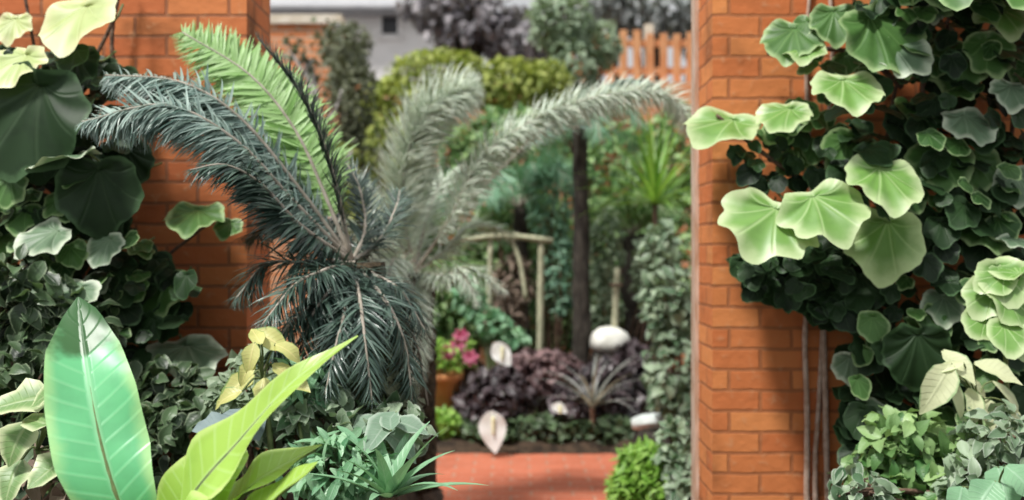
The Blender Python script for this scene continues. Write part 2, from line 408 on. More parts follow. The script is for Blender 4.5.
def vineleaf(parent, px, py, w, e, roll, mat, Y=3.3, yaw=0, tpl=None, seed=0, label=None, asp=1.0, wallY=3.53):
    """one large leaf centred at the pixel, w px wide; e: 0 faces the viewer, 90 faces the sky; roll turns its tip from hanging down"""
    e, roll, yaw = (math.radians(q) for q in (e, roll, yaw))
    c, t, n = frame_from(px, py, Y, e, roll, yaw)
    size = w*Y/F/1.05
    mb = MB(); tp = tpl or T_roundH[seed % 4]
    org = c-t*size*.30
    place(mb, tp, org, t, n, size, asp)
    o = mb.build('leaf', mat, parent)
    if label: o['label'] = label
    pb = MB()
    back = org+V(.02*math.sin(seed), .5*(wallY-Y), -.05)-t*size*.25
    back[1] = min(back[1], wallY)
    end = V(back[0]-t[0]*size*.3, min(wallY, back[1]+.4*(wallY-Y)+.02), back[2]+size*.25)
    tube(pb, bez([org+n*.002, (org+back)/2-n*.01, back, end], 9), np.linspace(.0035, .0045, 10), 5)
    pb.build('petiole', M['stem_green'], o)
    return o

def inpoly(x, y, poly):
    c = False; j = len(poly)-1
    for i in range(len(poly)):
        xi, yi = poly[i]; xj, yj = poly[j]
        if (yi > y) != (yj > y) and x < (xj-xi)*(y-yi)/(yj-yi)+xi: c = not c
        j = i
    return c

def vinemass(parent, poly, n, smin, smax, mat, seed, tpl=None, Y0=3.30, Y1=3.5, e=(5, 60), name='foliage'):
    r = np.random.RandomState(seed); mb = MB()
    xs = [p[0] for p in poly]; ys = [p[1] for p in poly]; k = 0
    tpl = tpl or T_round
    while k < n:
        x = r.uniform(min(xs), max(xs)); y = r.uniform(min(ys), max(ys))
        if not inpoly(x, y, poly): continue
        Y = Y0+(Y1-Y0)*r.rand(); s = r.uniform(smin, smax)
        c, t, nm = frame_from(x, y, Y, math.radians(r.uniform(*e)), r.uniform(-1.0, 1.0), r.uniform(-.6, .6))
        place(mb, tpl[r.randint(len(tpl))], c-t*s*.3, t, nm, s); k += 1
    o = mb.build(name, mat, parent); return o

def vinestems(parent, lines, seed=0, rad=.008, mat=None, each=True):
    for i, ln in enumerate(lines):
        sb = MB(); r = np.random.RandomState(seed+i)
        pts = bez([P(*q)+r.randn(3)*.008 for q in ln], 30)
        tube(sb, pts, np.linspace(rad, rad*.55, len(pts)), 7, .2, seed+i)
        sb.build('stem', mat or M['stem'], parent)

def rosette(name, label, cat, base, n, L, W, mat, elev=(20, 80), droop=(.4, 1.2), prof='strap', seed=0, stem=None, group=None, az=None, leafname='leaf', fold=.3, merged=False, nu=2, nv=8, wave=0., stemr=.02):
    r = np.random.RandomState(seed); base = np.asarray(base, float)
    g = V(base[0], base[1], gz(base[0], base[1]))
    root = thing(name, g, label, cat, group)
    sb = MB(); tube(sb, bez([g-V(0, 0, .02), (g+base)/2+V(.008, .004, 0), base+V(0, 0, .01)], 8), np.linspace(stemr*1.15, stemr*.8, 9), 8, .15, seed)
    sb.build('stem', stem or M['stem'], root)
    allm = MB()
    for i in range(n):
        a = (az[0]+(az[1]-az[0])*(i+.5)/n) if az else i*2.399
        a += r.randn()*.15
        el = math.radians(elev[0]+(elev[1]-elev[0])*((i/max(1, n-1)) if not az else r.rand()))
        d = V(math.cos(a)*math.cos(el), math.sin(a)*math.cos(el), math.sin(el)); nm = unit(V(0, 0, 1)-d*d[2]) if abs(d[2]) < .98 else V(-math.cos(a), -math.sin(a), 0)
        tp = blade(W/L, nu, nv, prof, fold, r.uniform(*droop), wave, seed+i)
        m = allm if merged else MB()
        place(m, tp, base, d, nm, L*(.8+.35*r.rand()))
        if not merged: m.build(leafname, mat, root)
    if merged: allm.build('foliage', mat, root)
    return root

exec_parts = True
# ================================================================== SETTING
# ground with raised beds either side of the gateway
mb = MB(); r = np.random.RandomState(1)
xs = np.linspace(-6, 6, 121); ys = np.linspace(.6, 24, 157)
vv = []; uu = []
for y in ys:
    for x in xs:
        onpath = (-.62 < x < .80) and (4.5 < y < 6.14)
        vv.append((x, y, gz(x, y)-(0.03 if onpath else 0)+(.0 if onpath else .012*r.randn()))); uu.append((x, y))
mb.add(vv, gridfaces(len(ys), len(xs)), uu)
g = struct(mb.build('ground', M['soil'])); 
mb = MB(); box(mb, (-.58, 4.55, -.05), (.76, 6.12, .012)); struct(mb.build('path', M['paver'], None, False))
WY, WB = 3.60, 3.95
def gatewall(name, x0, x1, mat):
    mb = MB(); box(mb, (x0, WY, -.1), (x1, WB, 2.62)); return struct(mb.build(name, mat, None, False))
gatewall('wall_left', -3.0, -.955, M['brick_left'])
gatewall('wall_right', .722, 3.0, M['brick'])
# pale strip added to draw the light line on the right jamb's inner edge
mb = MB()
box(mb, (.706, WB-.09, -.05), (.7215, WB-.01, 2.58)); struct(mb.build('trim_1', M['post'], None, False))

# back garden wall, taller at the left, with a timber picket fence on the lower stretch
mb = MB()
BY = 10.0
zt = CAMZ+(250-24)*BY/F; zl = CAMZ+(250-82)*BY/F
box(mb, (-3.6, BY, -.1), (-1.72, BY+.3, zt)); box(mb, (-1.72, BY, -.1), (4.2, BY+.3, zl))
struct(mb.build('wall_back', M['brick_back'], None, False))
mb = MB()
box(mb, (-3.62, BY-.04, zt), (-1.70, BY+.34, zt+.09)); struct(mb.build('trim_2', M['coping'], None, False))

fz = zl
root = thing('picket_fence', (1.4, BY+.12, fz), 'orange brown picket fence standing on top of the garden wall at the far end', 'fence')
r = np.random.RandomState(3)
mb = MB()
x = .55
while x < 2.2:
    h = .50+.05*r.rand(); box(mb, (x, BY+.10, fz+.02), (x+.075, BY+.125, fz+h)); x += .135
mb.build('picket_panel', M['picket'], root, False)
for zz in (.10, .38):
    mb = MB(); box(mb, (.5, BY+.127, fz+zz), (2.25, BY+.16, fz+zz+.07)); mb.build('rail', M['picket'], root, False)
for xx in (.55, 1.35, 2.15):
    mb = MB(); box(mb, (xx, BY+.162, fz), (xx+.09, BY+.25, fz+.62)); mb.build('post', M['coping'], root, False)

# ================================================================== HOUSE FAR BEHIND
HY = 17.0
def hz(py): return CAMZ+(250-py)*HY/F
def hx(px): return (px-512)*HY/F
root = thing('house', (hx(350), HY, 0), 'white rendered house with grey roof seen over the far garden wall', 'building')
mb = MB(); box(mb, (hx(262), HY, 0), (hx(436), HY+4, hz(9))); mb.build('wall', M['render'], root, False)
mb = MB()
x0, x1 = hx(255), hx(446); z0 = hz(10); z1 = hz(-70)
for (a, b, c, d) in (((x0, HY-.35, z0), (x1, HY-.35, z0), (x1, HY+2, z1), (x0, HY+2, z1)), ((x1, HY+4.35, z0), (x0, HY+4.35, z0), (x0, HY+2, z1), (x1, HY+2, z1)),
                     ((x0, HY-.35, z0-.12), (x1, HY-.35, z0-.12), (x1, HY-.35, z0), (x0, HY-.35, z0)), ((x0, HY+4.35, z0-.12), (x1, HY+4.35, z0-.12), (x1, HY-.35, z0-.12), (x0, HY-.35, z0-.12)),
                     ((x1, HY-.35, z0), (x1, HY+4.35, z0), (x1, HY+2.01, z1), (x1, HY+2, z1)), ((x0, HY+4.35, z0), (x0, HY-.35, z0), (x0, HY+2, z1), (x0, HY+2.01, z1))):
    mb.add([a, b, c, d], [[0, 1, 2, 3]], [(a[0], a[2]), (b[0], b[2]), (c[0], c[2]), (d[0], d[2])])
mb.build('roof', M['slate'], root, False)
for px in (300, 390):
    mb = MB()
    xa, xb, za, zb = hx(px-8), hx(px+8), hz(34), hz(13)
    for bx in (((xa-.05, za-.05), (xa, zb+.05)), ((xb, za-.05), (xb+.05, zb+.05)), ((xa, zb), (xb, zb+.05)), ((xa-.09, za-.10), (xb+.09, za-.02))):
        box(mb, (bx[0][0], HY-.05, bx[0][1]), (bx[1][0], HY+.02, bx[1][1]))
    w = mb.build('window', M['render'], root, False)
    mb = MB(); box(mb, (xa, HY-.02, za), (xb, HY+.01, zb)); mb.build('pane', M['glass_dark'], w, False)
mb = MB(); box(mb, (hx(268), HY-.42, hz(14)), (hx(440), HY-.33, hz(11))); mb.build('gutter', M['slate'], root, False)

# ================================================================== TREES BEHIND THE WALL
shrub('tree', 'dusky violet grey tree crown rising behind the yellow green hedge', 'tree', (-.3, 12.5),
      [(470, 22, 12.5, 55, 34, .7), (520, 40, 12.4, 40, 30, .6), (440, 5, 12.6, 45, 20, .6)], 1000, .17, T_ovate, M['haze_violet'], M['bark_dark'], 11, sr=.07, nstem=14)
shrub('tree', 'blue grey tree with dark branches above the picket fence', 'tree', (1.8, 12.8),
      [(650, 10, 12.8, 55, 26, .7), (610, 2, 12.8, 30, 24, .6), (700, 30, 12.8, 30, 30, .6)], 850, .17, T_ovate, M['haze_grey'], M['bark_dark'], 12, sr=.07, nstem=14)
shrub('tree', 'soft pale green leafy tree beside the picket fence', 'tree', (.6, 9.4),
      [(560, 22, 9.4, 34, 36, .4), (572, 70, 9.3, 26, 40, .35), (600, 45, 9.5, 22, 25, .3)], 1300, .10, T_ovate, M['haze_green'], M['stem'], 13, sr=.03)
shrub('tree', 'silvery twiggy shrub in front of the tall end of the far brick wall', 'tree', (-1.55, 9.5),
      [(345, 45, 9.5, 28, 26, .3), (352, 85, 9.4, 24, 30, .3)], 620, .12, T_lance, M['olive'], M['bark_pale'], 14, sr=.03)
# yellow-green hedge in front of the wall
shrub('hedge', 'yellow green clipped hedge in front of the far brick wall', 'hedge', (-.4, 9.0),
      [(440, 78, 9.0, 56, 30, .4), (515, 88, 9.0, 50, 30, .4), (400, 110, 8.9, 45, 34, .4), (545, 85, 9.0, 28, 26, .35)], 4200, .08, T_ovate, M['yellow_green'], M['stem'], 15, sr=.03, up=.8)
shrub('hedge', 'mid green shrub below the yellow green hedge', 'shrub', (-.55, 8.6),
      [(420, 170, 8.6, 70, 60, .4), (510, 150, 8.6, 60, 45, .4), (480, 220, 8.5, 90, 60, .4)], 4200, .085, T_ovate, M['mid'], M['stem'], 16, sr=.02)
shrub('shrub', 'columnar olive grey conifer with shaggy foliage', 'conifer', (-1.1, 8.2),
      [(352, 100, 8.2, 24, 60, .22), (358, 180, 8.2, 30, 70, .25), (345, 60, 8.2, 16, 36, .16), (372, 235, 8.2, 32, 60, .25)], 3000, .085, T_lance, M['olive'], M['bark_dark'], 17, sr=.04)
shrub('shrub', 'lime green bush between the pale trunk and the shaggy conifer', 'shrub', (-1.15, 7.6),
      [(342, 165, 7.6, 18, 26, .15), (350, 205, 7.6, 20, 30, .15), (385, 150, 7.8, 22, 40, .15)], 520, .08, T_ovate, M['yellow_green'], M['stem'], 18)

# pale slim trunk
base = V(*P(322, 250, 7.4)[:2], 0); base[2] = gz(base[0], base[1])
root = thing('sapling', base, 'slim pale barked sapling behind the dark fronds', 'tree')
mb = MB(); tube(mb, bez([base, P(340, 260, 7.4), P(328, 180, 7.4), P(316, 110, 7.4), P(308, 60, 7.45)], 40), np.linspace(.06, .035, 41), 9, .15, 3); mb.build('trunk', M['bark_pale'], root)
for i, (a, b) in enumerate((((320, 130), (342, 90)), ((328, 180), (352, 150)), ((312, 85), (290, 50)))):
    mb = MB(); tube(mb, bez([P(*a, 7.4), P((a[0]+b[0])/2+2, (a[1]+b[1])/2+4, 7.38), P(*b, 7.4)], 8), np.linspace(.02, .008, 9), 6); mb.build('branch', M['bark_pale'], root)
r = np.random.RandomState(8); mb = MB()
for i in range(160):
    p = P(r.uniform(282, 352), r.uniform(30, 105), 7.4)+r.randn(3)*.05
    place(mb, T_ovate[r.randint(3)], p, unit(r.randn(3)+V(0, 0, -.6)), V(0, -.4, 1)+r.randn(3)*.3, r.uniform(.06, .1))
mb.build('foliage', M['olive'], root)

# ================================================================== MIDDLE GARDEN
shrub('shrub', 'deep green backdrop shrub between the slim dark trunk and the spiky plant', 'shrub', (1.0, 8.4),
      [(620, 190, 8.4, 60, 70, .3), (680, 150, 8.4, 40, 50, .3), (610, 280, 8.3, 70, 60, .3), (690, 260, 8.3, 40, 90, .3)], 4600, .08, T_ovate, M['mid'], M['stem'], 21, sr=.02)
shrub('shrub', 'deep green backdrop shrub behind the weathered timber frame', 'shrub', (.0, 8.0),
      [(520, 250, 8.0, 60, 60, .3), (460, 300, 7.9, 60, 50, .3), (545, 310, 7.9, 50, 50, .3), (400, 320, 7.9, 70, 60, .3)], 4600, .08, T_ovate, M['mid'], M['stem'], 22, sr=.02)

def palm(name, label, cat, basexy, crown, n, L, ll, mat, seed, trunkr=.06, tmat=None, arch=.5, start=0, elev=(10, 70), wsc=1., nl=34):
    r = np.random.RandomState(seed)
    base = V(*basexy, gz(*basexy)); root = thing(name, base, label, cat, 'palms in the middle garden')
    mb = MB(); c = np.asarray(crown, float)
    tube(mb, bez([base-V(0, 0, .03), base*.5+c*.5+V(.01, 0, 0), c], 30), np.linspace(trunkr*1.15, trunkr*.9, 31), 10, .25, seed)
    mb.build('trunk', tmat or M['bark_dark'], root)
    for i in range(n):
        a = start+i*2*PI/n+r.randn()*.12; el = math.radians(r.uniform(*elev)); l = L*r.uniform(.85, 1.1)
        d = V(math.cos(a)*math.cos(el), math.sin(a)*math.cos(el), math.sin(el))
        h = V(math.cos(a), math.sin(a), 0)
        pts = [c, c+d*l*.35, c+d*l*.6+h*l*.1-V(0, 0, arch*l*.08), c+d*l*.72+h*l*.25-V(0, 0, arch*l*.38)]
        frond(root, pts, ll, nl, mat, seed*50+i, fwd=1.0, vee=(-.15, .2), wsc=wsc, rr=.007)
    return root
bx = P(580, 360, 6.75); 
palm('palm', 'tall palm with slim dark trunk rising from the purple planting', 'palm', (bx[0], bx[1]), P(580, 128, 6.75), 9, .62, .20, M['palm_green'], 31, .058, arch=1.0, elev=(0, 40))
bx = P(520, 350, 7.5)
palm('palm', 'low feathery blue green palm right behind the weathered timber frame', 'palm', (bx[0], bx[1]), P(520, 208, 7.5), 13, .75, .26, M['palm_green'], 32, .06, arch=.7, elev=(15, 75))
bx = P(645, 350, 7.5)
palm('palm', 'bushy green palm with stout dark trunk close to the right pier', 'palm', (bx[0], bx[1]), P(633, 235, 7.5), 11, .6, .22, M['mid'], 33, .12, arch=.7, elev=(15, 75))

shrub('shrub', 'soft pale green bush between the dark trunk and the grey green shrub', 'shrub', (.78, 7.0),
      [(606, 255, 7.0, 18, 50, .15), (655, 270, 7.0, 26, 40, .15), (604, 310, 7.0, 20, 24, .12)], 620, .075, T_ovate, M['haze_green'], M['stem'], 433)
shrub('shrub', 'cool green bush filling the gap left of the slim dark trunk', 'shrub', (.28, 7.25),
      [(552, 200, 7.3, 26, 50, .15), (558, 275, 7.25, 18, 50, .15)], 620, .075, T_lance, M['coolgreen'], M['stem'], 434)
# spiky yellow-green plant on a thin stem
c = P(655, 205, 6.6)
rosette('spiky_plant', 'yellow green spiky plant on a thin stem beside the right pier', 'plant', c, 60, .62, .04, M['bright'], (5, 88), (.3, 1.0), 'point', 41, M['stem'], merged=True, nu=1, nv=6)
c = P(690, 190, 6.3)

# grey green creeper shrub right side of the opening
shrub('shrub', 'grey green small leaved shrub hugging the right side of the gateway', 'shrub', (1.0, 5.9),
      [(668, 300, 5.9, 28, 55, .18), (672, 370, 5.85, 30, 50, .18), (660, 250, 5.95, 20, 30, .15), (690, 410, 5.8, 24, 40, .15)], 900, .085, T_ovate, M['grey_green'], M['stem'], 42)
# timber frame
fy = 6.9
b0 = P(512, 250, fy); b0[2] = gz(b0[0], fy)
root = thing('timber_frame', b0, 'weathered pale timber plant frame with two posts and a top rail', 'frame')
for (a, t, rd) in (((538, 345), (541, 236), .022), ((487, 345), (490, 238), .018)):
    mb = MB(); q0 = P(*a, fy); q0[2] = gz(q0[0], fy)-.02; q1 = P(*t, fy)
    tube(mb, bez([q0, (q0+q1)/2+V(.006, 0, 0), q1], 10), np.linspace(rd*1.1, rd, 11), 8, .2, 4); mb.build('post', M['timber'], root)
mb = MB(); tube(mb, bez([P(462, 240, fy-.02), P(505, 236, fy-.02), P(553, 241, fy-.02)], 10), .022, 8, .25, 5); mb.build('rail', M['timber'], root)
mb = MB(); tube(mb, bez([P(526, 300, fy-.02), P(520, 262, fy), P(512, 240, fy)], 10), .015, 8, .25, 5); mb.build('brace', M['timber'], root)
q0 = P(614, 250, 6.75); q0[2] = gz(q0[0], 6.75)
root = thing('wooden_stake', q0, 'short pale wooden stake standing behind the pale round stone', 'stake')
mb = MB(); tube(mb, bez([q0-V(0, 0, .03), P(615, 320, 6.75), P(617, 268, 6.75)], 10), np.linspace(.026, .02, 11), 8, .2, 6); mb.build('shaft', M['timber'], root)
mb = MB(); tube(mb, bez([P(610, 285, 6.71), P(622, 285, 6.71)], 4), .012, 6); mb.build('tie', M['stem'], root)
shrub('shrub', 'rusty brown dried shrub under the weathered timber frame', 'shrub', (.03, 7.2),
      [(512, 285, 7.2, 22, 34, .15), (505, 315, 7.15, 22, 24, .15)], 420, .10, T_lance, M['dry'], M['stem'], 43)
# purple planting
for i, (lab, mat, bl, n, sz, xy, tp) in enumerate((
    ('dusky maroon leafed bushy plant in the middle of the far bed', M['maroon'], [(536, 375, 6.6, 38, 26, .22), (552, 366, 6.65, 30, 16, .2)], 800, .075, (.2, 6.6), T_ovate),
    ('nearly black purple leaved plant behind the white arum flower', M['purple'], [(500, 395, 6.4, 34, 30, .18), (480, 405, 6.4, 26, 22, .15)], 480, .095, (-.08, 6.4), T_ovate),
    ('dark purple broad leaved plant below the pale round stone', M['purple'], [(605, 392, 6.45, 36, 30, .2), (575, 405, 6.4, 28, 22, .18)], 460, .10, (.55, 6.45), T_wide),
    ('smoky purple plant against the grey green shrub', M['purple'], [(632, 372, 6.6, 22, 32, .18)], 320, .085, (.8, 6.6), T_ovate),
    ('low dark green edging plant spilling over the brick kerb', M['small_dark'], [(545, 430, 6.25, 55, 16, .10), (610, 432, 6.25, 40, 16, .1), (480, 432, 6.3, 34, 16, .1)], 900, .075, (.2, 6.28), T_ovate))):
    shrub('purple_plant' if mat is not M['small_dark'] else 'edging_plant', lab, 'plant', xy, bl, n, sz, tp, mat, M['stem'], 51+i, up=.5, group='dark leaved plants of the far bed' if mat is not M['small_dark'] else None)
# silvery straps among purple plants
rosette('strap_plant', 'silvery strap leaved plant fanning out among the dark purple plants', 'plant', P(592, 408, 6.22), 26, .46, .026, M['straw'], (25, 80), (.5, 1.5), 'point', 57, merged=True, nu=1, nv=8)
# pale round stone on the bed
q = P(609, 346, 6.75); z0 = gz(q[0], q[1])
root = thing('stone', (q[0], q[1], z0), 'pale rounded garden stone on a short plinth amid dark plants', 'stone')
mb = MB(); lathe(mb, (q[0], q[1], z0-.02), [(.01, 0), (.15, 0), (.14, .2), (.12, .48), (.11, q[2]-z0-.02), (.01, q[2]-z0)], 18, 1, .05, 2); mb.build('plinth', M['bark_dark'], root)
mb = MB(); lathe(mb, (q[0], q[1], q[2]-.02), [(.01, -.01), (.10, -.02), (.135, .02), (.135, .06), (.11, .11), (.06, .145), (.005, .155)], 24, 1.05, .05, 5); mb.build('boulder', M['stone'], root)
# edging stone at right
mb = MB(); q = P(660, 419, 6.0); z0 = gz(q[0], q[1])
tube(mb, bez([V(q[0]-.17, q[1], q[2]-.03), V(q[0], q[1]-.02, q[2]-.01), V(q[0]+.18, q[1], q[2]-.04)], 10), [.03, .045, .05, .052, .05, .052, .05, .05, .047, .045, .03], 10, .15, 3)
root = thing('edging_stone', (q[0], q[1], z0), 'long pale bluish edging stone lying on dark blocks beside the right pier', 'stone')
mb.build('slab', M['stone_blue'], root)
mb = MB(); lathe(mb, (q[0], q[1], z0-.02), [(.005, 0), (.15, 0), (.14, .1), (.13, q[2]-.045-z0), (.005, q[2]-.045-z0)], 14, 1.1, .06, 3); mb.build('block', M['bark_dark'], root)

# terracotta pot with pink flowers
q = P(442, 395, 6.5); z0 = gz(q[0], q[1]); zt = P(442, 372, 6.5)[2]
root = thing('potted_flower', (q[0], q[1], z0), 'terracotta pot of pink flowers on a stand at the left of the far bed', 'potted plant')
zb = P(442, 415, 6.5)[2]
mb = MB(); lathe(mb, (q[0], q[1], zb), [(.005, 0), (.085, 0), (.09, .01), (.125, zt-zb-.05), (.14, zt-zb-.05), (.145, zt-zb), (.128, zt-zb), (.12, zt-zb-.04), (.005, zt-zb-.045)], 28); mb.build('pot', M['terracotta'], root)
mb = MB(); lathe(mb, (q[0], q[1], z0-.02), [(.005, 0), (.10, 0), (.09, zb-z0+.018), (.005, zb-z0+.018)], 18, 1, .04); mb.build('stand', M['bark_dark'], root)
mb = MB(); r = np.random.RandomState(61); st = MB()
for i in range(150):
    a = r.rand()*6.28; rr = .17*r.rand()**.5; p = V(q[0]+rr*math.cos(a), q[1]+rr*math.sin(a), zt+.02+.17*r.rand())
    place(mb, T_ovate[r.randint(3)], p, unit(V(math.cos(a), math.sin(a), .2)+r.randn(3)*.4), V(0, -.3, 1)+r.randn(3)*.3, .075)
mb.build('foliage', M['bright'], root)
for i, (px, py) in enumerate(((458, 345), (448, 352), (470, 357), (461, 336))):
    c = P(px, py, 6.42); s = MB(); tube(s, bez([V(q[0], q[1], zt-.03), (V(q[0], q[1], zt)+c)/2+V(.01, 0, .02), c], 8), .005, 5)
    stem = s.build('flower_stem', M['stem_green'], root)
    fb = MB()
    for k in range(7):
        a = k*2*PI/7+i; d = V(math.cos(a)*.9, -.45, math.sin(a)*.9)
        place(fb, T_wide[0], c, d, V(0, -1, .4), .062)
    for k in range(5):
        a = k*2*PI/5+i+.4; d = V(math.cos(a)*.6, -.8, math.sin(a)*.6); place(fb, T_wide[1], c, d, V(0, -1, .4), .045)
    fb.build('flower', M['pink_petal'], stem)
shrub('shrub', 'fresh green leafy plant above the pink flowers beside the timber frame', 'plant', (-.1, 6.7),
      [(492, 325, 6.7, 18, 16, .12), (515, 338, 6.7, 14, 10, .1), (470, 300, 6.75, 18, 20, .12)], 240, .085, T_ovate, M['minty'], M['stem_green'], 62)
shrub('shrub', 'small bright green tuft at the foot of the terracotta pot', 'plant', (-.47, 6.28),
      [(440, 425, 6.28, 22, 16, .09)], 240, .07, T_ovate, M['bright'], M['stem_green'], 63)
# white arum flowers
def arum(label, px, py, Y, h, seed, roll):
    q = P(px, py+h*.5, Y); z0 = gz(q[0], q[1]+.14)
    root = thing('arum_lily', (q[0], q[1]+.14, z0), label, 'flower', 'white arum flowers in the far bed')
    s = MB(); base = V(q[0], q[1]+.14, z0); top = P(px, py+h*.35, Y)
    tube(s, bez([base, (base+top)/2+V(.02, .03, .03), P(px, py-h*.45, Y)], 10), .006, 6); s.build('stem', M['stem_green'], root)
    sp = MB(); tp = blade(.66, 5, 12, 'ovate', .12, -.25, .1, seed)
    place(sp, tp, P(px-math.sin(roll)*h*.5, py-h*.5, Y), V(math.sin(roll), -.12, -math.cos(roll)), V(0, -1, .3), h*Y/F*1.05); sp.build('spathe', M['white_petal'], root)
    s = MB(); tube(s, bez([P(px, py-h*.35, Y-.02), P(px, py+h*.1, Y-.045)], 6), np.linspace(.010, .006, 7), 8); s.build('spadix', M['spadix'], root)
    l = MB(); r = np.random.RandomState(seed)
    for i in range(7):
        a = r.uniform(0, 2*PI); place(l, T_wide[1], base+V(math.cos(a)*.05, abs(math.sin(a))*.03, .03), V(math.cos(a), abs(math.sin(a))*.7, .5), V(0, 0, 1), .13)
    l.build('foliage', M['small_dark'], root)
arum('large hanging white arum flower above the brick paving', 493, 431, 6.0, 40, 71, .12)
arum('smaller white arum flower among the nearly black leaves', 502, 357, 6.38, 28, 72, .6)
arum('little white arum flower low in the dark edging plants', 560, 412, 6.2, 16, 73, 1.0)
# ferns at the right of the path
c = P(648, 490, 4.75)
shrub('fern', 'bright green feathery fern clump by the paving at the right pier', 'fern', (.63, 4.8),
      [(645, 468, 4.75, 30, 26, .14), (668, 482, 4.65, 26, 34, .12), (628, 490, 4.7, 22, 20, .12)], 1700, .07, T_lance, M['bright'], M['stem_green'], 74, up=.9)
shrub('shrub', 'dark small leaved shrub squeezed behind the bright fern and right pier', 'shrub', (.80, 4.6),
      [(675, 450, 4.6, 20, 34, .12), (685, 480, 4.5, 18, 30, .1)], 300, .065, T_ovate, M['grey_green'], M['stem'], 75)

# ================================================================== CYCADS
# dark cycad in front of the left pier
YC = 3.2
crown = P(352, 262, YC)
gb = V(crown[0], crown[1], gz(crown[0], crown[1]))
dark = thing('cycad', gb, 'dark blue green cycad arching in front of the left brick pier', 'cycad')
mb = MB(); tube(mb, bez([gb-V(0, 0, .05), (gb+crown)/2, crown], 24), np.linspace(.13, .10, 25), 14, .35, 7); mb.build('trunk', M['bark_cycad'], dark)
def px3(l): return [crown]+[P(*q) for q in l]
VL = V(0, -.35, 1)
frond(dark, px3([(300, 190, 3.12), (240, 118, 3.05), (180, 82, 3.02), (105, 75, 3.02)]), .14, 760, M['cycad_skylit'], 1, 'blue green arching frond', fwd=1.2, fdec=.1, plumose=1.6, wsc=1.0, vee=(-.75, .25), tiptaper=10, rr=.009, upv=V(0, -.5, 1))
frond(dark, px3([(292, 200, 3.05), (235, 140, 2.92), (165, 105, 2.85), (82, 122, 2.82)]), .14, 760, M['cycad_skylit'], 2, 'blue green drooping frond', fwd=1.2, fdec=.1, plumose=1.8, wsc=1.0, vee=(-.6, .25), tiptaper=10, rr=.009, upv=V(0, -.5, 1))
frond(dark, px3([(300, 225, 3.0), (262, 185, 2.9), (225, 165, 2.8), (190, 170, 2.75)]), .14, 170, M['cycad'], 3, fwd=1.0, plumose=1.0, wsc=1.3, vee=(-.6, .35), upv=V(0, -.5, 1))
frond(dark, px3([(325, 195, 3.22), (295, 130, 3.26), (250, 75, 3.3), (182, 32, 3.32)]), .16, 300, M['cycad_toplit'], 4, 'bright green frond with painted top light', fwd=1.15, fdec=.15, vee=(.0, .18), upv=V(.25, -1.0, .35), tiptaper=6, wsc=1.5, start=.16)
frond(dark, px3([(333, 175, 3.12), (312, 115, 3.08), (288, 75, 3.06), (258, 38, 3.05)]), .115, 220, M['cycad'], 5, fwd=.7, wsc=1.4, vee=(.1, .2), upv=V(-1, -.1, .2), start=.1)
k = 6
for l, ll in (([(300, 262, 3.0), (265, 265, 2.95), (235, 300, 2.9)], .14), ([(318, 300, 2.95), (285, 330, 2.85), (262, 372, 2.8)], .13),
          ([(345, 310, 2.9), (335, 350, 2.8), (325, 395, 2.75)], .13), ([(385, 300, 2.95), (405, 345, 2.9), (412, 400, 2.88)], .13),
          ([(310, 240, 3.2), (275, 225, 3.25), (245, 240, 3.3)], .13), ([(330, 225, 3.3), (310, 190, 3.36), (280, 165, 3.4)], .12),
          ([(380, 240, 3.3), (395, 210, 3.4), (400, 190, 3.5)], .11), ([(375, 275, 3.1), (400, 290, 3.05), (425, 330, 3.0)], .12),
          ([(365, 230, 3.3), (360, 190, 3.4), (345, 160, 3.5)], .11), ([(325, 270, 2.95), (295, 285, 2.85), (262, 325, 2.75)], .13),
          ([(360, 300, 2.9), (365, 340, 2.8), (372, 400, 2.75)], .13), ([(330, 290, 2.95), (310, 320, 2.88), (300, 365, 2.85)], .13)):
    frond(dark, px3(l), ll, 130, M['cycad'], k, fwd=1.0, vee=(-.2, .4), plumose=1.6, wsc=.95, start=.05); k += 1
for l in ([(372, 310, 3.1), (395, 360, 3.1), (405, 425, 3.1)], [(360, 320, 3.05), (375, 370, 3.0), (385, 430, 3.0)], [(345, 320, 3.1), (340, 370, 3.05), (345, 430, 3.0)], [(385, 300, 3.15), (415, 340, 3.2), (428, 405, 3.2)]):
    frond(dark, px3(l), .11, 60, M['cycad_brown'], k, 'dry brown hanging frond', fwd=.8, vee=(-.2, .5), start=.05); k += 1

shrub('shrub', 'dark olive speckled shrub around the foot of the dark cycad', 'shrub', (-.42, 2.95),
      [(375, 375, 2.95, 40, 55, .10), (395, 410, 2.95, 30, 30, .10), (345, 385, 2.95, 30, 40, .1)], 1100, .045, T_ovate, M['olive'], M['stem'], 431)
# gateway cycad kept separate so its colour can carry the silver sky sheen
YS = 4.6
crown = P(415, 272, YS)
gb = V(crown[0], crown[1], gz(crown[0], crown[1]))
sil = thing('cycad', gb, 'silver sheen coloured cycad with two plumes curving up inside the gateway', 'cycad')
mb = MB(); tube(mb, bez([gb-V(0, 0, .05), (gb+crown)/2, crown], 24), np.linspace(.10, .09, 25), 14, .35, 8); mb.build('trunk', M['bark_cycad'], sil)
frond(sil, px3([(404, 210, 4.6), (408, 155, 4.55), (430, 108, 4.5), (478, 86, 4.45)]), .185, 900, M['silver'], 101, fwd=1.1, fdec=.1, vee=(0, .3), tiptaper=12, wsc=.75, upv=V(-.6, -.55, .6), plumose=3.0)
frond(sil, px3([(448, 222, 4.55), (485, 155, 4.5), (550, 112, 4.45), (625, 92, 4.4), (672, 98, 4.4), (690, 135, 4.4)]), .135, 1000, M['silver'], 102, fwd=1.1, fdec=.1, vee=(-.3, .3), tiptaper=9, wsc=.85, upv=V(-.2, -.45, 1), plumose=2.4)
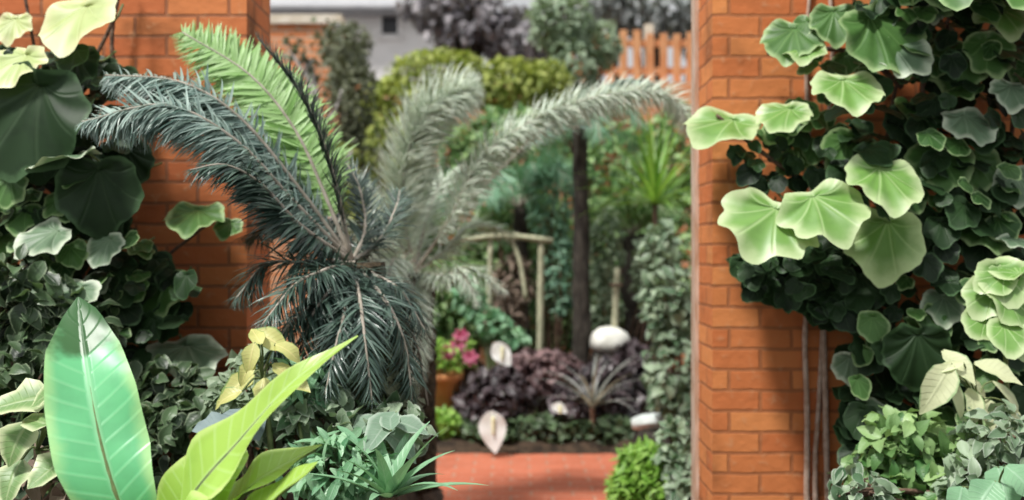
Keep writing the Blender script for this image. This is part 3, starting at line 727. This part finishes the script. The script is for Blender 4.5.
frond(sil, px3([(440, 235, 4.75), (520, 150, 4.9), (600, 88, 5.0), (650, 82, 5.0), (684, 112, 5.0)]), .20, 200, M['teal'], 103, 'teal tinged arching frond', wsc=1.3, plumose=1.0, fwd=1.0, vee=(-.7, .3), upv=V(-.2, -.3, 1), start=.45)
k = 104
for l, ll in (([(440, 275, 4.4), (462, 275, 4.3), (478, 305, 4.25)], .11), ([(418, 310, 4.35), (420, 345, 4.25), (412, 385, 4.2)], .10), ([(395, 300, 4.4), (380, 330, 4.3), (372, 390, 4.25)], .15),
          ([(385, 250, 4.6), (350, 225, 4.6), (325, 235, 4.6)], .14), ([(440, 255, 4.7), (475, 225, 4.8), (515, 235, 4.85)], .15), ([(395, 235, 4.65), (375, 195, 4.7), (350, 170, 4.75)], .14),
          ([(425, 225, 4.75), (440, 185, 4.85), (462, 165, 4.95)], .14), ([(412, 305, 4.35), (410, 350, 4.25), (405, 400, 4.2)], .15), ([(440, 275, 4.45), (470, 268, 4.35), (505, 290, 4.3)], .14),
          ([(400, 260, 4.4), (392, 262, 4.25), (385, 300, 4.1)], .14)):
    frond(sil, px3(l), ll, 130, M['silver'], k, fwd=.95, vee=(-.2, .4), plumose=1.6, wsc=.9, start=.06); k += 1

# ================================================================== LEFT VINE
vl = thing('climbing_vine', (-2.0, 3.5, gz(-2, 3.5)), 'large leaved climbing vine covering the left brick wall', 'vine')
vinestems(vl, [[(30, 520, 3.5), (40, 400, 3.5), (25, 260, 3.48), (40, 120, 3.5), (20, -20, 3.5)], [(70, 520, 3.5), (60, 380, 3.48), (85, 270, 3.5), (60, 150, 3.46), (110, 20, 3.5), (118, -30, 3.5)],
               [(75, 390, 3.5), (120, 320, 3.5), (150, 270, 3.5), (205, 225, 3.52)], [(118, 90, 3.52), (113, 40, 3.54), (120, -30, 3.55)], [(60, 420, 3.5), (110, 385, 3.5), (190, 350, 3.52)], [(-20, 300, 3.5), (10, 200, 3.5), (0, 100, 3.5)]], 200, .010)
polyL = [(-40, 60), (30, 45), (110, 60), (128, 140), (125, 240), (175, 262), (200, 300), (180, 330), (150, 345), (155, 400), (120, 520), (-40, 520)]
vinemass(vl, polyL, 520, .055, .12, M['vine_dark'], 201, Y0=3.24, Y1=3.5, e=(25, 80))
vinemass(vl, [(-40, 180), (120, 170), (150, 250), (130, 330), (60, 520), (-40, 520)], 130, .05, .10, M['vine'], 202, Y0=3.2, Y1=3.4, e=(30, 80))
L = [(76, 16, 84, 50, 0, 'vine_yellow', 3.25, 'yellow green upper leaf'), (14, 62, 66, 52, 20, 'vine_yellow', 3.2, None), (28, 112, 122, 18, 15, 'vine_dark', 3.15, 'big dark leaf'), (66, 88, 26, 20, 0, 'vine_grey', 3.22, None),
     (98, 190, 84, 12, 0, 'vine_dark', 3.2, None), (68, 155, 72, 84, 70, 'vine_grey', 3.15, None), (8, 186, 40, 25, 0, 'vine', 3.2, None), (44, 236, 58, 58, 45, 'vine_grey', 3.15, None), (22, 215, 40, 50, 10, 'vine', 3.25, None),
     (104, 246, 42, 45, 10, 'vine_grey', 3.2, None), (26, 282, 48, 62, 10, 'vine_grey', 3.15, None), (72, 252, 34, 45, -30, 'vine', 3.2, None), (152, 266, 44, 45, 0, 'vine_dark', 3.42, None), (158, 290, 66, 50, 10, 'vine', 3.4, None), (96, 282, 30, 40, 0, 'vine_grey', 3.25, None),
     (194, 214, 60, 70, 0, 'vine', 3.42, None), (228, 226, 30, 55, 20, 'vine', 3.46, None), (186, 352, 80, 76, 0, 'vine_grey', 3.38, None), (132, 288, 34, 40, 0, 'vine', 3.3, None), (70, 62, 60, 30, 20, 'vine_dark', 3.3, None), (118, 78, 40, 30, 20, 'vine_dark', 3.4, None),
     (128, 160, 50, 10, -10, 'vine_dark', 3.35, None), (10, 330, 40, 55, 0, 'vine_grey', 3.1, None), (40, 320, 44, 50, 0, 'vine', 3.1, None), (75, 292, 50, 62, 20, 'vine_grey', 3.1, None), (2, 370, 50, 40, 0, 'vine', 3.1, None), (60, 200, 40, 50, 20, 'vine', 3.25, None), (12, 25, 40, 40, 0, 'vine_yellow', 3.45, None)]
for i, (px, py, w, e, ro, mt, Y, lab) in enumerate(L):
    vineleaf(vl, px, py, w, e, ro, M[mt], Y, yaw=((i*37) % 30)-15, seed=i, label=lab)

# ================================================================== RIGHT VINE
vr = thing('climbing_vine', (1.5, 3.5, gz(1.5, 3.5)), 'large leaved climbing vine smothering the right brick wall', 'vine')
vinestems(vr, [[(900, 520, 3.5), (880, 380, 3.5), (905, 250, 3.48), (890, 130, 3.48), (930, -20, 3.5)], [(960, 520, 3.5), (950, 380, 3.48), (965, 250, 3.5), (940, 120, 3.46), (960, -20, 3.5)],
               [(900, 240, 3.5), (860, 200, 3.47), (800, 175, 3.45), (760, 150, 3.46), (715, 115, 3.46)], [(905, 90, 3.5), (860, 60, 3.5), (800, 50, 3.52), (770, 55, 3.54)], [(895, 320, 3.5), (850, 290, 3.5), (790, 265, 3.5)], [(1005, 520, 3.5), (990, 300, 3.5), (1015, 100, 3.5), (1000, -20, 3.5)],
               [(930, 60, 3.42), (922, 90, 3.4), (935, 125, 3.4), (930, 160, 3.4)]], 300, .011)
polyR = [(850, -20), (1060, -20), (1060, 520), (850, 520), (845, 420), (840, 330), (820, 300), (740, 285), (735, 255), (800, 240), (850, 205), (830, 150), (845, 90), (885, 70)]
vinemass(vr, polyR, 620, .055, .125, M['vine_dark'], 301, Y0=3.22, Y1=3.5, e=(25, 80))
vinemass(vr, [(738, 262), (850, 230), (850, 325), (760, 300)], 70, .06, .11, M['vine_dark'], 309, Y0=3.3, Y1=3.5, e=(0, 60))  # dark leaves added to stand in for shade under the lobed leaves
vinemass(vr, [(728, 150), (800, 135), (845, 140), (850, 190), (760, 190)], 46, .05, .085, M['vine_dark'], 310, Y0=3.36, Y1=3.5, e=(10, 70))  # dark clump: real dark leaves plus painted shade of the pale cluster
vinemass(vr, [(900, -190), (1120, -190), (1120, -10), (900, -10)], 260, .10, .20, M['vine'], 311, Y0=2.95, Y1=3.4)  # unseen overhang added above the view to shade the vine below
vinemass(vr, [(900, -20), (1060, -20), (1060, 520), (860, 520), (850, 330), (900, 260), (900, 120)], 90, .06, .12, M['vine'], 302, Y0=3.2, Y1=3.42, e=(30, 80))
vinemass(vr, [(762, 45), (800, 20), (860, 15), (880, 60), (850, 110), (835, 165), (800, 175), (770, 140), (745, 125), (790, 100), (800, 70)], 34, .06, .11, M['vine'], 303, Y0=3.44, Y1=3.5, e=(10, 60))
R_ = [(792, 36, 62, 50, 10, 'vine', 3.42, None), (805, 48, 44, 60, 20, 'vine_pale', 3.38, None), (884, 32, 92, 35, -20, 'vine', 3.22, None), (903, 52, 60, 45, -40, 'vine_grey', 3.2, None), (848, 86, 72, 62, 0, 'vine_pale', 3.18, 'pale green leaf'), (722, 123, 76, 64, 55, 'vine_pale', 3.42, 'pale leaf reaching past the pier edge'), (784, 113, 56, 62, 30, 'vine_pale', 3.34, None),
      (850, 150, 58, 20, 0, 'vine', 3.4, None), (886, 178, 80, 56, 10, 'vine_pale', 3.14, 'pale green scalloped leaf'), (886, 240, 78, 22, 10, 'vine_rim', 3.22, 'pale rimmed hanging leaf'), (970, 122, 56, 55, 0, 'vine_grey', 3.25, None), (940, 160, 66, 40, 0, 'vine', 3.3, None), (978, 165, 50, 30, 0, 'vine', 3.3, None), (1003, 14, 60, 52, 10, 'vine_pale', 3.25, None),
      (958, 62, 62, 25, 20, 'vine', 3.34, None), (990, 50, 54, 30, -10, 'vine', 3.3, None), (1012, 92, 44, 45, 20, 'vine_grey', 3.25, None), (1016, 182, 44, 30, 0, 'vine_grey', 3.25, None), (984, 226, 66, 60, 0, 'vine', 3.3, None), (1015, 240, 36, 80, 0, 'vine_grey', 3.2, None), (918, 352, 70, 8, 0, 'vine_dark', 3.2, 'dull dark round leaf'), (944, 305, 44, 45, 20, 'vine_grey', 3.25, None), (850, 365, 36, 30, 0, 'vine_grey', 3.35, None), (868, 412, 40, 45, 0, 'vine_grey', 3.3, None),
      (930, 10, 30, 45, 0, 'vine_grey', 3.35, None), (862, 290, 50, 25, 0, 'vine_dark', 3.35, None), (820, 285, 70, 20, 10, 'vine_dark', 3.42, None), (765, 275, 50, 30, -10, 'vine_dark', 3.46, None), (835, 20, 50, 35, 0, 'vine', 3.4, None), (920, 225, 46, 20, 0, 'vine_dark', 3.3, None), (910, 120, 50, 25, 0, 'vine_dark', 3.4, None), (985, 130, 40, 30, 0, 'vine_dark', 3.3, None)]
for i, (px, py, w, e, ro, mt, Y, lab) in enumerate(R_):
    vineleaf(vr, px, py, w, e, ro, M[mt], Y, yaw=((i*41) % 30)-15, seed=i+3, label=lab)
vineleaf(vr, 769, 221, 84, 42, 35, M['vine_pale'], 3.12, 5, T_lobed[0], 1, 'broad pale lobed leaf')
vineleaf(vr, 824, 208, 78, 46, -25, M['vine_pale'], 3.1, -8, T_lobed[1], 2, 'broad pale lobed leaf with a turned tip')

# dry stems on the right pier
ds = thing('dry_climber', tuple(P(812, 500, 3.57)*V(1, 1, 0)+V(0, 0, gz(1.08, 3.57))), 'bare dry climber stems running up the right pier', 'climber')
for i, ln in enumerate(([(806, 590, 3.575), (807, 420, 3.58), (805, 330, 3.58), (812, 230, 3.58), (806, 60, 3.585), (812, -30, 3.585)], [(829, 560, 3.57), (826, 430, 3.575), (824, 340, 3.58), (820, 240, 3.58), (832, 60, 3.585), (828, -30, 3.585)], [(818, 560, 3.58), (815, 470, 3.585), (819, 400, 3.585), (822, 330, 3.588)])):
    s = MB(); p = bez([P(*q) for q in ln], 40); p[0][2] = gz(p[0][0], p[0][1])-.01; tube(s, p, np.linspace(.011, .007, len(p)), 7, .2, i); s.build('stem', M['stem_pale'], ds)

# ================================================================== RIGHT FOREGROUND SHRUBS
def broad(name, label, cat, xy, items, mat, seed, Y, stem=None, tpl=None, stemtop=None):
    """a plant whose few broad leaves are parts of their own: items (px, py, w, e, roll)"""
    base = V(xy[0], xy[1], gz(*xy)); root = thing(name, base, label, cat)
    cx = np.mean([q[0] for q in items]); cy = np.mean([q[1] for q in items]); c = P(cx, cy+10, Y+.05)
    s = MB(); tube(s, bez([base-V(0, 0, .03), (base+c)/2+V(.02, .02, 0), c], 14), np.linspace(.012, .006, 15), 7); s.build('stem', stem or M['stem_green'], root)
    r = np.random.RandomState(seed)
    for i, (px, py, w, e, ro) in enumerate(items):
        Yi = Y+r.uniform(-.06, .06)
        cc, t, n = frame_from(px, py, Yi, math.radians(e), math.radians(ro), r.uniform(-.25, .25))
        sz = w*Yi/F; mb = MB(); tp = (tpl or T_wide)[i % len(tpl or T_wide)]
        place(mb, tp, cc-t*sz*.5, t, n, sz); o = mb.build('leaf', mat, root)
        s = MB(); tube(s, bez([c, (c+cc-t*sz*.5)/2+V(0, .01, .015), cc-t*sz*.5], 8), .003, 5); s.build('petiole', M['stem_green'], o)
    return root
broad('shrub', 'pale green puckered leaf shrub spilling from the right wall vine', 'shrub', (1.55, 3.15), [(985, 300, 50, 40, 40), (1010, 285, 54, 40, -20), (1000, 320, 56, 35, 10), (980, 325, 40, 40, 50), (1022, 310, 50, 35, -30), (1012, 340, 44, 50, 0), (1005, 262, 44, 50, 150), (1028, 345, 44, 40, 0), (990, 280, 40, 40, 70)], M['vine_pale'], 401, 3.0, tpl=T_round)
broad('variegated_plant', 'cream and green variegated plant with pointed hanging leaves', 'plant', (1.45, 3.1), [(938, 388, 62, 25, 35), (958, 395, 50, 30, -10), (960, 366, 46, 45, -30), (980, 385, 48, 40, -60), (975, 405, 40, 40, 10), (948, 366, 36, 40, 80), (1000, 372, 50, 50, -60), (1012, 395, 44, 50, -30), (990, 412, 40, 50, 0), (1016, 420, 40, 55, 20)], M['cream'], 402, 2.95, tpl=[T_ovate[1], T_lance[1], T_ovate[0], T_lance[2]])
shrub('shrub', 'green small leaved shrub at the foot of the right vine', 'shrub', (1.25, 3.05),
      [(905, 445, 3.0, 45, 40, .12), (950, 470, 2.95, 50, 40, .12), (880, 480, 3.0, 40, 40, .12), (930, 500, 2.9, 60, 30, .12)], 560, .065, T_ovate, M['mid'], M['stem'], 403)
shrub('shrub', 'pale speckled ground cover in front of the right vine', 'ground cover', (1.4, 2.8),
      [(1000, 440, 2.85, 40, 40, .12), (980, 485, 2.8, 45, 30, .12), (860, 490, 2.85, 30, 25, .1)], 300, .055, T_ovate, M['grey_green'], M['stem'], 404)
broad('broadleaf_plant', 'mint green broad leaved plant low under the speckled ground cover', 'plant', (1.36, 2.7), [(1005, 488, 50, 45, 0), (985, 495, 44, 50, 40), (1025, 480, 44, 50, -40), (1010, 515, 50, 50, 10), (960, 500, 36, 50, 30)], M['minty'], 405, 2.65)

# ================================================================== LEFT FOREGROUND
shrub('shrub', 'grey green small leaved shrub under the large left vine', 'shrub', (-1.55, 3.0),
      [(20, 400, 3.0, 60, 60, .14), (60, 330, 3.1, 60, 50, .12), (20, 300, 3.1, 50, 50, .12), (70, 430, 2.95, 55, 50, .12)], 620, .075, T_ovate, M['small_dark'], M['stem'], 411)
shrub('shrub', 'dark leaved shrub at the foot of the left brick pier', 'shrub', (-1.1, 3.2),
      [(170, 400, 3.2, 60, 40, .12), (210, 440, 3.1, 60, 45, .12), (140, 450, 3.0, 50, 50, .12)], 520, .07, T_ovate, M['small_dark'], M['stem'], 412)
broad('croton', 'yellow leaved croton beside the lower left brick pier', 'croton', (-.68, 2.72), [(272, 340, 44, 35, -60), (250, 358, 34, 30, 10), (290, 350, 34, 50, -60), (236, 386, 44, 45, 50), (262, 392, 36, 45, -10), (224, 396, 36, 50, 70), (256, 335, 30, 50, 150), (285, 372, 32, 45, -50), (245, 372, 30, 40, 30), (300, 384, 30, 50, -60)], M['croton'], 413, 2.68, tpl=T_ovate)
shrub('shrub', 'soft green leafy shrub tangled around the yellow croton leaves', 'shrub', (-.75, 2.85), [(262, 378, 2.85, 42, 34, .1), (235, 400, 2.85, 30, 30, .1)], 330, .05, T_ovate, M['haze_green'], M['stem'], 432)
shrub('shrub', 'light green small leaved shrub beneath the dark cycad', 'shrub', (-.62, 2.85),
      [(300, 400, 2.85, 55, 40, .12), (340, 440, 2.8, 60, 45, .12), (270, 410, 2.85, 40, 35, .12), (390, 430, 2.85, 40, 30, .1)], 640, .06, T_ovate, M['grey_green'], M['stem'], 414)
shrub('shrub', 'mint green leafy shrub below the tip of the lime blade', 'shrub', (-.5, 2.7),
      [(340, 470, 2.65, 60, 40, .12), (300, 380, 2.8, 30, 25, .08)], 360, .07, T_lance, M['minty'], M['stem_green'], 415)
broad('bluish_plant', 'pale bluish leaved plant behind the lime blade', 'plant', (-.72, 2.75), [(236, 428, 50, 45, 20), (222, 440, 44, 40, 50), (252, 420, 40, 50, -30), (210, 425, 36, 55, 80)], M['bluish'], 416, 2.6)
rosette('bromeliad', 'mint green star shaped bromeliad low beside the paving', 'bromeliad', P(388, 500, 2.55), 18, .23, .055, M['minty'], (20, 75), (.3, .9), 'point', 417, stemr=.03)
broad('greyleaf_plant', 'frosted grey green leaved plant right above the bromeliad', 'plant', (-.36, 2.72), [(380, 430, 60, 60, 20), (400, 440, 54, 62, -40), (360, 425, 46, 60, 60), (410, 425, 44, 60, -70), (390, 418, 40, 60, 160)], M['frosted'], 418, 2.66, tpl=T_ovate)
# foreground broad-leaved rosette
base = P(152, 580, 2.1); gb = V(base[0], base[1], gz(base[0], base[1]))
root = thing('nest_fern', gb, 'big glossy rosette plant with broad mint and lime blades nearest the viewer', 'plant')
s = MB(); tube(s, bez([gb-V(0, 0, .03), (gb+base)/2, base+V(0, 0, .02)], 10), np.linspace(.06, .045, 11), 12, .2, 3); s.build('stem', M['stem_green'], root)
def big(pts, w, mat, seed, nrm, label=None, prof='paddle', fold=.25, wave=.22, W=None):
    """blade that follows a curve: widths along its arc, side vector from nrm"""
    c = bez(pts, 28); n = len(c); r = np.random.RandomState(seed); vv = []; uu = []; nu = 6
    Tn = np.gradient(c, axis=0); ph = r.rand()*6
    for i in range(n):
        v = i/(n-1); t = unit(Tn[i]); x = unit(np.cross(t, nrm)); nm = np.cross(x, t)
        wv = np.interp(v, *W) if W else math.sin(PI*min(.985, max(.06, v))**.9)**.7
        for j in range(2*nu+1):
            u = j/nu-1
            off = u*wv*w/2
            z = fold*abs(off)+wave*w*.35*abs(u)**1.5*math.sin(v*17+ph+u*1.3)*wv
            vv.append(c[i]+x*off+nm*z); uu.append((u*.5+.5, v))
    mb = MB(); mb.add(vv, gridfaces(n, 2*nu+1), uu); o = mb.build('leaf', mat, root)
    if label: o['label'] = label
    rb = MB(); tube(rb, [c[i]-np.cross(unit(np.cross(unit(Tn[i]), nrm)), unit(Tn[i]))*.004 for i in range(0, n-1, 2)], np.linspace(.010, .002, len(range(0, n-1, 2))), 6)
    rb.build('midrib', M['stem_green'], o)
    return o
big([base, P(118, 500, 2.05), P(98, 430, 2.08), P(86, 360, 2.15), P(78, 297, 2.25)], .185, M['mint'], 1, V(.30, -1, .30), 'upright mint green blade with a dark green tip', W=([0, .2, .4, .6, .78, .92, 1], [.25, .75, 1, 1, .8, .42, .02]))
big([base, P(190, 500, 1.98), P(240, 440, 1.95), P(295, 380, 1.95), P(358, 336, 1.98)], .165, M['lime'], 2, V(-.55, -.75, .75), 'long lime green blade with a narrow twisted tip', W=([0, .2, .38, .55, .7, .85, 1], [.4, .95, 1, .72, .42, .22, .03]))
big([base, P(215, 520, 2.0), P(262, 478, 1.98), P(322, 445, 2.0)], .13, M['lime'], 3, V(-.35, -.35, 1), W=([0, .3, .6, .85, 1], [.4, .95, 1, .7, .03]))
big([base, P(220, 540, 1.95), P(270, 500, 1.92), P(318, 462, 1.92)], .09, M['lime'], 4, V(-.4, -.4, 1), W=([0, .3, .6, .85, 1], [.4, .95, 1, .7, .03]))
big([base, P(180, 520, 2.02), P(215, 470, 2.02), P(238, 430, 2.05)], .15, M['lime'], 5, V(-.1, -.9, .6), W=([0, .3, .6, .85, 1], [.4, .95, 1, .7, .03]))
big([base, P(160, 540, 1.95), P(180, 520, 1.85), P(200, 520, 1.75)], .15, M['lime'], 7, V(0, -.6, 1))
broad('broadleaf_plant', 'cream edged leaves low at the left edge beside the mint blade', 'plant', (-1.05, 2.3), [(20, 400, 60, 55, 80), (50, 390, 50, 50, 60), (15, 440, 50, 50, 20), (48, 470, 50, 60, 40), (10, 480, 50, 50, 0), (85, 480, 44, 60, -30), (35, 420, 40, 60, 110)], M['variegated'], 419, 2.25)
shrub('shrub', 'withered brown leaves heaped under the cream edged leaves', 'plant', (-.95, 2.35),
      [(60, 480, 2.3, 50, 25, .08), (95, 500, 2.25, 40, 20, .08)], 90, .06, T_ovate, M['dry'], M['stem'], 420)

# ================================================================== LIGHT, CAMERA
w = bpy.data.worlds.new('World'); bpy.context.scene.world = w; w.use_nodes = True
nt = w.node_tree; nt.nodes.clear()
out = nt.nodes.new('ShaderNodeOutputWorld'); bg = nt.nodes.new('ShaderNodeBackground')
tc = nt.nodes.new('ShaderNodeTexCoord'); sp = nt.nodes.new('ShaderNodeSeparateXYZ'); nt.links.new(tc.outputs['Generated'], sp.inputs[0])
cr = nt.nodes.new('ShaderNodeValToRGB'); nt.links.new(sp.outputs[2], cr.inputs[0])
cr.color_ramp.elements[0].position = 0; cr.color_ramp.elements[0].color = (.55, .56, .57, 1)
cr.color_ramp.elements[1].position = .8; cr.color_ramp.elements[1].color = (1.0, 1.02, 1.05, 1)
nt.links.new(cr.outputs[0], bg.inputs[0]); bg.inputs[1].default_value = .85
nt.links.new(bg.outputs[0], out.inputs[0])
sun = bpy.data.lights.new('sun', 'SUN'); sun.energy = 4.2; sun.angle = math.radians(8); sun.color = (1, .97, .92)
so = bpy.data.objects.new('sun', sun); C.objects.link(so)
from mathutils import Vector
so.rotation_euler = Vector((.36, .36, -.86)).to_track_quat('-Z', 'Y').to_euler()

cam = bpy.data.cameras.new('camera'); co = bpy.data.objects.new('camera', cam); C.objects.link(co)
co.location = (0, 0, CAMZ); co.rotation_euler = (PI/2, 0, 0)
cam.sensor_width = 36; cam.lens = 36*F/1024; cam.clip_start = .05
cam.dof.use_dof = True; cam.dof.focus_distance = 2.4; cam.dof.aperture_fstop = 1.8
S = bpy.context.scene; S.camera = co
S.view_settings.view_transform = 'Standard'; S.view_settings.look = 'None'; S.view_settings.gamma = 1; S.view_settings.use_curve_mapping = False
S.view_settings.exposure = 0.12
for o in list(bpy.data.objects):
    if '_w' in o: del o['_w']
